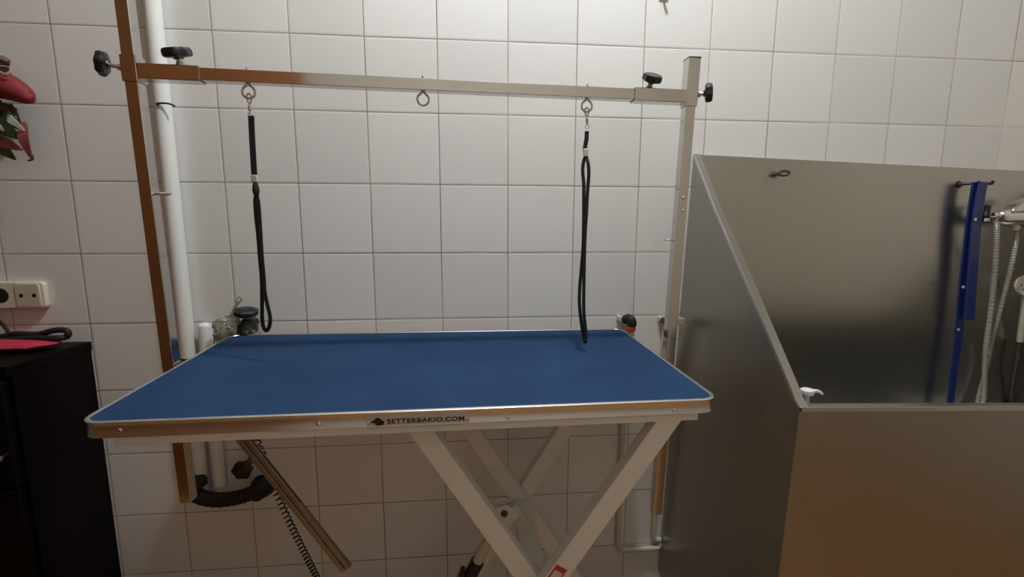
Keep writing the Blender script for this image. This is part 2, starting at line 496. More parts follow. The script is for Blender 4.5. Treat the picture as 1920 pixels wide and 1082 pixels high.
# dog-head emblem
em = [(0, .52), (.06, .60), (.14, .66), (.24, .70), (.27, .86), (.36, .97), (.50, 1.0), (.63, .95), (.70, .82), (.76, .62), (.80, .48), (.90, .42),
      (1.0, .46), (.97, .34), (.88, .24), (.98, .24), (.90, .12), (.78, .05), (.60, 0), (.46, .02), (.34, .08), (.30, .16), (.34, .28), (.30, .36), (.18, .36), (.06, .38), (0, .44)]
ex, _ = tface(696, 790); ex2, _ = tface(721, 790)
bm = NB(); ew = ex2 - ex; eh = .0150
prism(bm, [Vector((ex + a * ew, pc.y - .0006, pc.z - .0072 + b_ * eh)) for a, b_ in em], (0, 0, 0), (0, -.0004, 0))
bmesh.ops.triangulate(bm, faces=[f for f in bm.faces if len(f.verts) > 4])
link('dog_head_emblem', bm, BLACKPL, plate, local=True, smooth=False, label='black dog head emblem')
# white under frame (steel channel ring) below the board
xl, _ = tface(206, 826); xr, _ = tface(1313, 786)
def ubox(bm, x0, x1, y0, y1, z0, z1): box(bm, ((x0 + x1) / 2, (y0 + y1) / 2, (z0 + z1) / 2), (x1 - x0, y1 - y0, z1 - z0))
yf = -TD / 2 + .008; yb = TD / 2 - .02
bm = NB()
ubox(bm, xl, xr, yf, yf + .022, -.0455, -.0255); ubox(bm, xl, xr, yb - .022, yb, -.0455, -.0255)
ubox(bm, xl, xl + .022, yf + .0221, yb - .0221, -.0455, -.0255); ubox(bm, xr - .022, xr, yf + .0221, yb - .0221, -.0455, -.0255)
link('under_frame', bm, WPAINT, table, local=True, bevel=.0012, label='white steel under frame')
for (px, py) in ((247, 825),(1252, 784)):
    x, z = tface(px, py)
    bm = NB(); lathe(bm, (x, yf + .004, -.0262), (0, 0, -1), [(.006, 0), (.006, .003), (.002, .004)], 12)
    link('screw', bm, BRASS, table, local=True)
# crossed legs, front pair and rear pair (world coordinates)
def leg_line(pa, pb, Y, z_top, z_bot):
    a = at(*pa, Y); b_ = at(*pb, Y); d = b_ - a
    return a + d * ((z_top - a.z) / d.z), a + d * ((z_bot - a.z) / d.z)
YF = -.533; YR = -.21
def cl(p1, p2): return ((p1[0] + p2[0]) / 2, (p1[1] + p2[1]) / 2)
fa = leg_line((801, 817), (984, 1072), YF + .031, .834, ZG + .02)
fb = leg_line((1239, 797), (1036, 1081), YF, .834, ZG + .02)
ra = leg_line((900, 829), (1027, 1011), YR, .834, ZG + .02)
rb = leg_line((1041, 829), (986, 915), YR + .031, .834, ZG + .02)
legs = []
for (a, b_), lbl in ((fa, 'front leg falling to the right'), (fb, 'front leg falling to the left'), (ra, None), (rb, None)):
    bm = NB(); hollow_bar(bm, a, b_, .042, .030, .002)
    o = link('leg', bm, WPAINT, table, smooth=False)
    if lbl: o['label'] = 'white ' + lbl
    legs.append(o)
    bm = NB(); box(bm, b_ + Vector((0, 0, -.008)), (.06, .03, .024)); link('foot', bm, RUBBER, o, bevel=.003)
# cross bars on the floor and pivot tube between the pairs
for i, (a, b_) in enumerate(((fa[1], ra[1]), (fb[1], rb[1]))):
    bm = NB(); bar(bm, a + Vector((.0, .016, .0)), b_ + Vector((.0, -.016, .0)), .03, .03, Vector((0, 0, 1))); link('floor_bar', bm, WPAINT, table, bevel=.002)
def cross(l1, l2):
    (a, b_), (c, d) = l1, l2
    e1x, e1z = b_.x - a.x, b_.z - a.z; e2x, e2z = d.x - c.x, d.z - c.z
    den = e1x * -e2z + e2x * e1z
    t = ((c.x - a.x) * -e2z + e2x * (c.z - a.z)) / den
    return a + (b_ - a) * t
cf = cross(fa, fb); cr_ = cross(ra, rb)
bm = NB(); bar(bm, cf + Vector((0, .045, .0)), cr_ + Vector((0, -.016, .0)), .050, .036, Vector((0, 0, 1)))
link('pivot_bar', bm, WPAINT, table, bevel=.002)
# lifting strut with its bracket
Ys = -.34
p0 = at(946, 955, Ys); p1 = at(884, 1075, Ys); d = (p1 - p0).normalized()
bm = NB(); tube(bm, [p0, p0 + d * .10], .006, 14); st = link('strut_rod', bm, CHROME, table)
bm = NB(); tube(bm, [p0 + d * .045, p1 - d * .02], .0125, 18); st = link('lift_strut', bm, BEIGE, table)
bm = NB(); tube(bm, [p1 - d * .035, p1 + d * .04], .017, 18); link('strut_collar', bm, BLACKPL, st)
bm = NB(); tube(bm, [p1 + d * .035, p1 + d * .24], .015, 18); link('strut_foot', bm, BLACKPL, st)
bm = NB(); box(bm, p1 + Vector((-.028, 0, -.01)), (.012, .03, .045), Euler((0, R_(20), 0)).to_matrix()); link('strut_clip', bm, BLACKPL, st, bevel=.003)
bq = [(-.022, .014), (.004, .022), (.036, -.006), (.012, -.036), (-.014, -.022)]
bm = NB(); prism(bm, [p0 + Vector((a, -.016, b_)) for a, b_ in bq], (0, 0, 0), (0, .004, 0)); prism(bm, [p0 + Vector((a, .012, b_)) for a, b_ in bq], (0, 0, 0), (0, .004, 0))
bk = link('strut_bracket', bm, WPAINT, table, bevel=.0008)
bm = NB(); lathe(bm, p0 + Vector((-.002, -.022, 0)), (0, 1, 0), [(.006, 0), (.0085, .003), (.0085, .006), (.004, .007), (.004, .04), (.008, .041), (.008, .046)], 12)
link('bolt', bm, BRASS, bk)
bm = NB(); bar(bm, p0 + Vector((.012, .0, .010)), Vector(((cf.x + cr_.x) / 2, Ys, cf.z + .012)), .034, .026, Vector((0, 1, 0)))
link('bracket_arm', bm, BEIGE, table, bevel=.002)
# warning sticker on the front leg
a = (fb[1] - fb[0]).normalized(); sidev = Vector((a.z, 0, -a.x))
sc = at(1046, 1075, YF - .0156); fr = Matrix((sidev, Vector((0, 1, 0)), a)).transposed()
bm = NB(); box(bm, sc + a * .01, (.026, .0006, .05), fr); sk = link('warning_sticker', bm, STICK, legs[1], label='red and white warning sticker')
bm = NB(); box(bm, sc + a * .014 + Vector((0, -.0005, 0)), (.019, .0004, .036), fr); link('sticker_text_panel', bm, STICKW, sk)

# ------------------------------------------------------------------ overhead steel frame
frame = thing('overhead_frame', 'square steel tube overhead arm frame with two posts, standing behind the blue table top', 'frame', (-.18, -.26, 0.4))
YLf, YRf = -.312, -.236            # depth of the left and right post axes
TS = .0250; SL = .0305
def on(px, py, Y): return at(px, py, Y)
# posts: axis fitted through two image points at the posts' depth
def axis(px1, px2, Y, zt, zb, inset):
    a = at(*px1, Y - inset); b_ = at(*px2, Y - inset); a.y = Y; b_.y = Y; d = b_ - a
    return a + d * ((zt - a.z) / d.z), a + d * ((zb - a.z) / d.z)
zbotL = at(346, 943, YLf - .0125).z; zbotR = at(1237, 965, YRf - .0125).z
pL = axis((249, 180), (346, 930), YLf, 1.86, zbotL, .0125)
pR = axis((1295, 202), (1238, 900), YRf, at(1295, 130, YRf).z, zbotR, .0125)
bm = NB(); hollow_bar(bm, pL[0], pL[1], TS, TS); link('post', bm, POSTSTEEL, frame, label='left steel post, reflecting brown', smooth=False)
bm = NB(); hollow_bar(bm, pR[0], pR[1], TS, TS); postR = link('post', bm, POSTSTEEL, frame, label='right steel post, pale grey', smooth=False)
# bar centre line
zbar = 1.505
def bar_pt(px, Y):
    c = at(px, 150, Y); return Vector((c.x, Y, zbar))
def post_at(p, z):
    d = p[1] - p[0]; return p[0] + d * ((z - p[0].z) / d.z)
cL = post_at(pL, at(248, 132, YLf - .0125).z); cR = post_at(pR, at(1292, 181, YRf - .0125).z)
bd = (cR - cL)
def bt(px):                         # point of the bar axis seen at pixel column px
    d = ray(px, 150); # solve in XY
    # cL + s*bd = CAM + t*d (x,y)
    den = bd.x * -d.y + d.x * bd.y
    s = ((CAM.x - cL.x) * -d.y + d.x * (CAM.y - cL.y)) / den
    return cL + bd * s
side = Vector((bd.y, -bd.x, 0)).normalized()
u = bd.normalized()
bm = NB(); hollow_bar(bm, cL + u * .03, cR - u * .03, TS, TS, side=Vector((0, 0, 1))); link('crossbar', bm, POSTSTEEL, frame, label='horizontal steel crossbar', smooth=False)
def sleeve(c, post, z0, z1, endpt, lbl):
    bm = NB()
    hollow_bar(bm, post_at(post, z1), post_at(post, z0), SL, SL)
    o = link('sleeve', bm, POSTSTEEL, frame, label=lbl, smooth=False)
    bm = NB(); sg = 1 if (endpt - c).dot(u) > 0 else -1
    hollow_bar(bm, c + u * sg * SL / 2, endpt, SL, SL, side=Vector((0, 0, 1)))
    link('sleeve_arm', bm, POSTSTEEL, o, smooth=False)
    return o
zL0, zL1 = at(250, 152, YLf - .015).z, at(250, 102, YLf - .015).z
zR0, zR1 = at(1290, 198, YRf - .015).z, at(1295, 108, YRf - .015).z
sL = sleeve(cL, pL, zL0, zL1, bt(380), 'left tee sleeve of the crossbar')
sR = sleeve(cR, pR, zR0, zR1, bt(1187), 'right tee sleeve of the crossbar')
bm = NB(); q = post_at(pR, zR1); box(bm, q + Vector((0, 0, .0015)), (SL + .0005, SL + .0005, .003)); box(bm, q + Vector((.012, 0, .004)), (.004, .012, .004)); link('end_cap', bm, BLACKPL, sR, bevel=.0006)
# star knobs
def knob(parent, base, axis_, r, th, stem, lbl):
    axis_ = Vector(axis_).normalized()
    bm = NB(); lathe(bm, base, axis_, [(.0085, -.004), (.0085, .007), (.0065, .008), (.0065, .012), (.004, .0125), (.004, stem + .002)], 16)
    s_ = link('knob_stem', bm, STEEL, parent)
    s0 = base + axis_ * stem
    bm = NB(); lathe(bm, s0, axis_, [(r * .30, 0), (r * .36, .003), (r * .86, .0045), (r, .0075), (r * 1.01, th * .7), (r * .93, th * .93), (r * .72, th), (r * .5, th * .97)], 48, 7, .055)
    link('star_knob', bm, BLACKPL, parent, label=lbl)
kb = post_at(pL, at(232, 128, YLf).z) + Vector((-SL / 2, 0, 0)); knob(sL, kb, (-.95, -.30, .12), .0235, .019, .026, 'black star knob left of the left post')
kb = bt(343) + Vector((0, 0, SL / 2)); knob(sL, kb, (-.10, -.30, .95), .0265, .022, .014, 'black star knob above the left sleeve')
kb = bt(1217) + Vector((0, 0, SL / 2)); knob(sR, kb, (.10, -.52, .85), .0225, .021, .014, 'black star knob above the right sleeve')
kb = post_at(pR, at(1308, 178, YRf).z) + Vector((SL / 2, 0, 0)); knob(sR, kb, (.90, -.42, .05), .0215, .021, .018, 'black star knob right of the right post')
# eye bolts under the bar
eyes = []
for px in (464.5, 792.5, 1101.5):
    c = bt(px); rr = .0128
    top = c + Vector((0, 0, -TS / 2))
    ec = top + Vector((0, 0, -rr - .004))
    bm = NB()
    pts = [ec + side * 0 + (u * math.sin(t) + Vector((0, 0, 1)) * math.cos(t)) * rr for t in [R_(18 + k * 324 / 32) for k in range(33)]]
    pts = [top + u * .0018] + pts + [top - u * .0018]
    tube(bm, pts, .0024, 10)
    tube(bm, [top + Vector((0, 0, -.003)), c + Vector((0, 0, TS / 2 + .008))], .0022, 8)
    lathe(bm, c + Vector((0, 0, TS / 2)), (0, 0, 1), [(.005, 0), (.005, .003), (.0025, .0032)], 6)
    link('eye_bolt', bm, STEEL, frame); eyes.append(ec + Vector((0, 0, -rr)))
# rings through the posts, screws in the right post
q = post_at(pL, at(300, 364, YLf).z); bm = NB()
ec = q + Vector((TS / 2 + .017, -.004, 0))
tube(bm, [ec + Vector((math.cos(t), math.sin(t), .1 * math.cos(t))) * .013 for t in [2 * PI * k / 32 for k in range(32)]], .0023, 8, closed=True)
tube(bm, [q + Vector((-TS / 2 - .004, 0, 0)), q + Vector((TS / 2 + .005, 0, 0))], .0023, 8); link('side_eye_bolt', bm, STEEL, frame)
q = post_at(pR, at(1262, 452, YRf).z); bm = NB()
ec = q + Vector((-TS / 2 - .011, .002, .002))
tube(bm, [ec + Vector((math.cos(t), math.sin(t), -.08 * math.cos(t))) * .0115 for t in [2 * PI * k / 32 for k in range(32)]], .0016, 8, closed=True)
tube(bm, [q, q + Vector((-TS / 2 - .002, 0, 0))], .002, 8); link('side_eye_bolt', bm, STEEL, frame)
for (px, py) in ((1281.5, 371), (1280, 394.5)):
    q = at(px, py, YRf - .0125)
    bm = NB(); lathe(bm, q, (0, -1, 0), [(.0035, -.001), (.0035, .001), (.0025, .0024), (.001, .003)], 12); link('screw', bm, CHROME, postR)
q = at(1266, 635, YRf - .0125); bm = NB(); lathe(bm, q + Vector((-.0, 0, 0)), (0, -1, 0), [(.003, -.001), (.003, .001), (.001, .0018)], 12); link('screw', bm, BRASS, postR)

# ------------------------------------------------------------------ two nooses
def noose(eye, Y, hook, strap, crimp, strands, wts, lbl, bead=None):
    """pixel paths placed at depth Y"""
    t = thing('grooming_noose', lbl, 'leash', eye, group='nooses hanging from the crossbar')
    yy = eye.y
    def A(p, dy=0): return at(p[0], p[1], yy + dy)
    # snap hook
    top = eye + Vector((0, 0, .003)); bot = A(hook)
    bm = NB()
    L_ = (bot - top); 
    pts = smooth_path([top + L_ * .36 + Vector((.0012, 0, 0)), top + L_ * .20 + Vector((-.0035, 0, 0)), top + Vector((-.0045, 0, .002)), top + Vector((0, 0, .0065)),
                       top + Vector((.0045, 0, .002)), top + L_ * .18 + Vector((.0038, 0, 0)), top + L_ * .42, top + L_ * .75], 6)
    tube(bm, pts, .0019, 8)
    lathe(bm, top + L_ * .72, -L_, [(.0022, 0), (.0036, .002), (.0036, L_.length * .28), (.0022, L_.length * .32)], 12)
    ring = top + L_ * .92
    tube(bm, [ring + Vector((math.cos(a) * .0045, 0, math.sin(a) * .005)) for a in [2 * PI * k / 20 for k in range(20)]], .0014, 8, closed=True)
    link('snap_hook', bm, CRIMPM, t, label='silver snap hook')
    bm = NB(); pts = smooth_path([A(p) for p in strap], 6); ribbon(bm, pts, wts[0], .0035); link('strap', bm, WEB, t, bevel=.0006)
    c0, c1 = A(crimp[0]), A(crimp[1]); bm = NB(); bar(bm, c0, c1, wts[0] * 1.12, .0085); link('crimp', bm, CRIMPM, t, bevel=.0015, label='silver crimp sleeve')
    if bead:
        bm = NB(); b0 = A(bead[0]); b1 = A(bead[1]); ax = b1 - b0
        lathe(bm, b0, ax, [(.004, 0), (.0062, ax.length * .25), (.0074, ax.length * .55), (.006, ax.length * .85), (.003, ax.length)], 16)
        link('slider_bead', bm, BLACKPL, t)
    bm = NB()
    for k, sline in enumerate(strands):
        pts = smooth_path([A(p[:2], (p[2] if len(p) > 2 else 0)) for p in sline], 8)
        ribbon(bm, pts, wts[1], .0028)
    link('loop', bm, WEB, t, bevel=.0005, label='black nylon loop')
    return t
e = eyes[0]
noose(e, e.y, (469.5, 219), [(471, 217), (472, 245), (474.5, 290), (477, 330)], ((476.5, 328), (478, 342)),
      [[(480, 366), (478.5, 380), (480.5, 410), (484, 440), (487, 480), (490.5, 520), (491.5, 560), (491.5, 595, 0), (494, 613), (499.5, 620, -.004),
        (505, 612, -.008), (506.5, 595, -.009), (501.5, 572, -.007), (496.5, 548, -.005), (494.5, 520, -.004), (491, 480, -.004), (488.5, 440, -.003), (486.5, 405, -.002), (484, 378, -.001), (481, 366)]],
      (.0118, .0078), 'black loop noose hanging from the left eye bolt above the table', bead=((478.5, 342), (481, 368)))
e = eyes[2]
noose(e, e.y, (1101, 240), [(1100.5, 246), (1099.5, 262), (1097, 276), (1098, 290)], ((1097.5, 279), (1098.5, 294)),
      [[(1098.5, 293), (1094.5, 302), (1092.5, 320), (1094.5, 345, 0), (1094.5, 370), (1094.5, 410), (1093.5, 460), (1090.5, 500), (1087, 540), (1086.5, 570), (1090, 605), (1095, 637),
        (1098, 640, -.004), (1098.5, 625, -.004), (1095, 590, -.006), (1094.5, 560, -.006), (1095, 520, -.004), (1096, 470, -.004), (1097.5, 430, -.004), (1099.5, 400, -.005), (1101.5, 360, -.004), (1104, 325, -.006), (1102.5, 306, -.005), (1099, 294)]],
      (.0100, .0080), 'black loop noose hanging from the right eye bolt, its end over the blue mat')

# ------------------------------------------------------------------ stainless tub
tub = thing('dog_bath_tub', 'large stainless steel dog bath with a high back and a sloping side edge', 'bath tub', (1.13, -.27, ZG))
RR = R_(1.75); TO = Vector((.5660, -.004, 1.417)); LX = Vector((math.cos(RR), 0, -math.sin(RR))); LZ = Vector((math.sin(RR), 0, math.cos(RR)))
def tp(x, y, z): return TO + LX * x + Vector((0, y, 0)) + LZ * z
ROT = Matrix((LX, Vector((0, 1, 0)), LZ)).transposed()
TWD = 1.24; DEP = -.533; ZF = -.577
def tbox(bm, x0, x1, y0, y1, z0, z1): box(bm, tp((x0 + x1) / 2, (y0 + y1) / 2, (z0 + z1) / 2), (x1 - x0, abs(y1 - y0), z1 - z0), ROT)
th = .004
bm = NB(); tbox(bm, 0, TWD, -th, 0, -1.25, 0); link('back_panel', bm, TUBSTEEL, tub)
slope = [(-.001, .0), (-.03, -.025), (-.300, -.315), (-.500, -.530), (-.512, -.544), (-.522, -.556), (-.533, -.572)]
# slope line measured from the photograph on the side plane
def side_at(px, py):
    d = ray(px, py); n_ = LX; t = (tp(0, 0, 0) - CAM).dot(n_) / d.dot(n_); w = CAM + d * t - TO
    return (w.y, w.dot(LZ))
sl = [side_at(*p) for p in ((1299, 291), (1338, 385), (1394, 515), (1443, 633), (1477, 715), (1486, 738), (1491, 751), (1500, 765))]
sl[0] = (-.004, 0.0)
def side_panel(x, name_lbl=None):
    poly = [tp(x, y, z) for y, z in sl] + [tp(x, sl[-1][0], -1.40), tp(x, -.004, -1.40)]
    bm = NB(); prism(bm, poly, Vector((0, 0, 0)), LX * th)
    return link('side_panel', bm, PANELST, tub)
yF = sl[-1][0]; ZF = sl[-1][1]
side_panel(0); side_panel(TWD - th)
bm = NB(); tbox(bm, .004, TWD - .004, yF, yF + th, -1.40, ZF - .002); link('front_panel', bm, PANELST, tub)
# folded rim: along the slope (turned inward) and along the front
def rim(x, sgn):
    bm = NB(); w = .018
    n_ = len(sl); rings = []
    for i, (y, z) in enumerate(sl):
        a = Vector(sl[min(i + 1, n_ - 1)]) - Vector(sl[max(i - 1, 0)]); nn = Vector((0, a.y, -a.x)).normalized()
        up = (nn if nn.z > 0 else -nn) if False else Vector((-0.0, 0, 0))
        nrm = (Vector((0, -1, 0)) * abs(a.y) + LZ * abs(a.x)).normalized()
        p = tp(x, y, z)
        c0 = p - LX * sgn * .0015; c1 = p + LX * sgn * w
        rings.append([bm.verts.new(c0 - nrm * .006), bm.verts.new(c0 + nrm * .0012), bm.verts.new(c0 + nrm * .0026 + LX * sgn * .0012), bm.verts.new(c1 + nrm * .0026), bm.verts.new(c1 - nrm * .001), bm.verts.new(c0 + LX * sgn * .001 - nrm * .001)])
    for a, b_ in zip(rings, rings[1:]):
        for k in range(6): bm.faces.new((a[k], a[(k + 1) % 6], b_[(k + 1) % 6], b_[k]))
    bm.faces.new(rings[0]); bm.faces.new(list(reversed(rings[-1])))
    return link('sloping_rim', bm, STEEL, tub)
rim(0, 1); rim(TWD, -1)
bm = NB(); tbox(bm, 0.0, TWD, yF - .003, yF + .018, ZF - .0005, ZF + .0025); tbox(bm, 0.003, TWD, yF - .003, yF, ZF - .008, ZF - .0005)
link('front_rim', bm, STEEL, tub, bevel=.001)
bm = NB(); tbox(bm, .005, TWD - .005, yF + .005, -.005, -.86, -.855); link('basin_floor', bm, TUBSTEEL, tub)
for x in (.06, TWD - .06):
    for y in (-.06, yF + .06):
        bm = NB(); c = tp(x, y, -1.38); tube(bm, [Vector((c.x, c.y, ZG)), Vector((c.x, c.y, .16))], .016, 14); link('leg', bm, STEEL, tub)
# ring bolt in the back panel
q = at(1450, 328, -.008); bm = NB()
tube(bm, [q, q + Vector((0, -.018, 0))], .0045, 10)
tube(bm, [q + Vector((.004, -.018, .000)) + Vector((.013 * (1 + math.cos(a)), -.006 * math.cos(a) - .006, .0065 * math.sin(a) + .003)) for a in [2 * PI * k / 24 for k in range(24)]], .0040, 8, closed=True)
link('tether_ring', bm, BRASS, tub)

# hanging blue strap on its black hook
hk = thing('wall_hook', 'black hook holding the blue vinyl strap inside the bath', 'hook', at(1830, 347, -.008))
bm = NB(); h0 = at(1797, 346, -.008)
tube(bm, smooth_path([h0, h0 + Vector((.008, -.02, .001)), h0 + Vector((.03, -.042, .001)), h0 + Vector((.060, -.045, -.001)), h0 + Vector((.064, -.046, .008))], 6), .0045, 10)
link('hook_rod', bm, BLACKPL, hk)
bm = NB(); lathe(bm, h0 + Vector((0, .002, 0)), (0, -1, 0), [(.011, 0), (.011, .003), (.006, .004)], 16); link('hook_plate', bm, BLACKPL, hk)
bs = thing('blue_strap', 'long shiny blue vinyl strap hanging on the inner back of the bath', 'strap', at(1800, 700, -.05))
YS = -.055
bm = NB()
ribbon(bm, smooth_path([at(1843, 342, YS), at(1836, 380, YS), at(1829, 430, YS), at(1824, 500, YS), at(1819, 560, YS), at(1816, 600, YS)], 6), .036, .006, wfun=lambda t: .030 + .008 * t)
link('front_strand', bm, BLUEV, bs, bevel=.0015)
bm = NB()
ribbon(bm, smooth_path([at(1832, 342, YS + .012), at(1822, 400, YS + .014), at(1812, 480, YS + .016), at(1803, 560, YS + .016), at(1796, 640, YS + .014), at(1788, 700, YS + .012), at(1780, 770, YS + .01)], 6), .03, .005, wfun=lambda t: .034 - .010 * t)
link('back_strand', bm, BLUEV, bs, bevel=.0015)
bm = NB(); ribbon(bm, [at(1832, 343, YS + .012), at(1838, 340.5, YS + .006), at(1843, 343, YS)], .032, .004, nrm=Vector((0, 0, 1))); link('fold', bm, BLUEV, bs)
for (px, py) in ((1829, 412), (1806, 539), (1797, 619)):
    bm = NB(); lathe(bm, at(px, py, YS - .004), (0, -1, 0), [(.0065, 0), (.0065, .001), (.0045, .0022), (.001, .003)], 14); link('stud', bm, CHROME, bs, label='silver stud')
bm = NB(); box(bm, at(1851, 412, YS - .002), (.017, .003, .010)); link('size_tag', bm, PUMPM, bs, label='small white tag')
bm = NB(); box(bm, at(1850, 400, YS + .005), (.02, .004, .05)); link('tag_backing', bm, BLACKPL, bs)

# mixer tap, hoses, hand shower
mx_ = thing('shower_mixer', 'chrome single lever shower mixer on the back of the bath', 'tap', at(1905, 400, -.01))
YM = -.075; c = at(1897, 405, YM)
bm = NB(); lathe(bm, at(1868, 408, YM), (1, 0, -.02), [(.010, 0), (.019, .006), (.024, .02), (.025, .04), (.025, .10), (.022, .14), (.012, .15)], 28); mb = link('mixer_body', bm, CHROME, mx_)
bm = NB()
prof_l = [(-.030, -.002), (-.024, .010), (.004, .030), (.040, .045), (.085, .050), (.090, .030), (.050, .012), (.0, -.004)]
prism(bm, [c + Vector((a, 0, b_)) for a, b_ in prof_l], (0, -.024, .012), (0, .016, .012)); link('lever', bm, CHROME, mx_, bevel=.006, bseg=3)
bm = NB(); lathe(bm, at(1862, 403, YM), (1, 0, 0), [(.006, 0), (.009, .004), (.009, .016), (.006, .022)], 16); link('side_outlet', bm, CHROME, mx_)
bm = NB(); lathe(bm, at(1906, 417, YM), (-.1, 0, -1), [(.008, 0), (.011, .003), (.011, .022), (.008, .026)], 16); link('bottom_outlet', bm, BEIGE, mx_)
for dx in (.045, .125):
    bm = NB(); q = Vector((c.x + dx - .02, 0, c.z)); tube(bm, [q + Vector((0, -.008, 0)), q + Vector((0, YM, 0))], .013, 16); link('wall_union', bm, CHROME, mx_)
BZ = tp(1.05, 0, -.855).z
def hose(name, pts, r, lbl, mt=HOSEM, rib=True):
    path = smooth_path(pts, 40)
    bm = NB(); L_ = sum((a - b_).length for a, b_ in zip(path, path[1:]))
    tube(bm, path, r, 10, rfun=(lambda t: r * (1 + .10 * math.sin(t * L_ * 700))) if rib else None)
    return tag(link(name, bm, mt), lbl, 'hose', 'shower hoses hanging in the bath')
hose('shower_hose', [at(1863, 404, YM), at(1868, 412, YM), at(1869, 440, YM), at(1866, 500, YM + .01), at(1858, 580, YM + .02), at(1848, 660, YM + .02), at(1845, 740, YM + .02), at(1843, 775, YM + .01), Vector((1.60, -.12, BZ + .03)), Vector((1.54, -.20, BZ + .009))], .0072, 'grey ribbed shower hose hanging nearest the blue strap')
hose('shower_hose', [at(1905, 434, YM), at(1905, 455, YM), at(1896, 500, YM), at(1881, 560, YM + .015), at(1862, 630, YM + .03), at(1852, 680, YM + .045), at(1836, 740, YM + .045), at(1830, 775, YM + .03), Vector((1.55, -.09, BZ + .03)), Vector((1.48, -.12, BZ + .009))], .0064, 'grey ribbed hose falling from the underside of the chrome mixer')
hs = thing('hand_shower', 'grey hand shower head hanging at the right edge of the photo', 'shower head', at(1925, 545, -.06))
bm = NB(); lathe(bm, at(1925, 535, -.045), (-.55, -.8, .1), [(.012, 0), (.030, .008), (.036, .016), (.036, .021), (.030, .023)], 28); hh_ = link('shower_face', bm, BEIGE, hs)
for k in range(8):
    a = 2 * PI * k / 8; f_ = frame_from((-.55, -.8, .1)); q = at(1925, 535, -.045) + f_ @ Vector((.02 * math.cos(a), .02 * math.sin(a), .0228))
    bm = NB(); lathe(bm, q, (-.55, -.8, .1), [(.0025, 0), (.002, .001)], 8); link('nozzle', bm, DARK, hh_)
bm = NB(); tube(bm, smooth_path([at(1925, 545, -.045), at(1920, 580, -.045), at(1912, 640, -.03)], 6), .009, 14); link('shower_handle', bm, BEIGE, hs)
hose('shower_hose', [at(1912, 640, -.03), at(1904, 690, -.03), at(1896, 740, -.02), at(1892, 775, -.02), Vector((1.655, -.04, BZ + .03)), Vector((1.62, -.08, BZ + .007))], .0048, 'thin dark hose below the hand shower at the right edge', mt=BRASS)

# soap pump
YP = yF + .036; pc_ = at(1512, 750, YP); base_z = tp(pc_.x - TO.x, YP, -.855).z
pb = thing('pump_bottle', 'white soap pump bottle with its nozzle showing above the bath rim', 'bottle', (pc_.x, YP, base_z))
zt_ = at(1512, 760, YP).z
bm = NB(); lathe(bm, (pc_.x, YP, base_z), (0, 0, 1), [(.026, .001), (.028, .004), (.028, zt_ - base_z - .045), (.024, zt_ - base_z - .02), (.012, zt_ - base_z - .004), (.012, zt_ - base_z)], 32); link('bottle_body', bm, PUMPM, pb)
bm = NB(); lathe(bm, (pc_.x, YP, zt_ - .002), (0, 0, 1), [(.015, 0), (.015, .004), (.0055, .006), (.005, .020), (.006, .024)], 24); link('collar', bm, PUMPM, pb)
bm = NB(); hz = at(1512, 741, YP).z
lathe(bm, (pc_.x, YP, hz), (0, 0, 1), [(.007, 0), (.0125, .003), (.0135, .008), (.0130, .012), (.009, .0145)], 28)
tube(bm, smooth_path([(pc_.x + .004, YP, hz + .0085), (pc_.x + .018, YP, hz + .0085), (pc_.x + .028, YP, hz + .006), (pc_.x + .034, YP, hz + .001)], 5), .004, 12, rfun=lambda t: .0045 - .0013 * t)
link('pump_nozzle', bm, PUMPM, pb)

# ------------------------------------------------------------------ pipes on the wall, left
def wallpipe(name, pts, r, mt, lbl, cat='pipe'):
    bm = NB(); tube(bm, pts, r, 20); return tag(link(name, bm, mt), lbl, cat)
xp = -.929; rp = .020
dp = thing('drain_pipe', 'tall white plastic pipe running up the tiled wall beside the left steel post', 'pipe', (xp, -rp, .36))
bm = NB(); tube(bm, [(xp, -rp - .003, .37), (xp, -rp - .003, 3.04)], rp, 28); link('pipe_body', bm, PVC, dp)
q = at(354, 675, -.04)
bm = NB(); lathe(bm, (xp, -rp - .003, q.z - .002), (0, 0, 1), [(rp + .0005, 0), (rp + .002, .001), (rp + .002, .005), (rp + .0005, .006)], 28); link('rubber_ring', bm, RUBBER, dp, label='black rubber ring')
for z in (1.9, .62):
    bm = NB(); lathe(bm, (xp, -rp - .003, z), (0, 0, 1), [(rp + .0004, 0), (rp + .0025, .001), (rp + .0025, .016), (rp + .0004, .017)], 28); link('pipe_clip', bm, PVC, dp)
x2 = -.879; r2 = .0175
sp_ = thing('stub_pipe', 'short white capped pipe standing right of the tall pipe, partly behind the table', 'pipe', (x2, -r2, .4))
zt2 = at(377, 606, -.02).z
bm = NB(); lathe(bm, (x2, -r2 - .002, .42), (0, 0, 1), [(r2, 0), (r2, zt2 - .42 - .014), (r2 * .93, zt2 - .42 - .007), (r2 * .75, zt2 - .42 - .002), (r2 * .4, zt2 - .42 + .001)], 28)
link('pipe_body', bm, PVC, sp_)
# black hook clipped to the tall pipe
bm = NB(); yh = -.046
pts = smooth_path([at(294, 196, yh), at(297, 194, yh), at(308, 193.5, yh), at(319, 195, yh), at(327.5, 199, yh)], 8)
tube(bm, pts, .0022, 10, rfun=lambda t: .0040 - .0018 * min(1, t * 3)); tag(link('cable_tie', bm, RUBBER), 'small black curved hook on the tall white pipe below the left sleeve', 'hook')
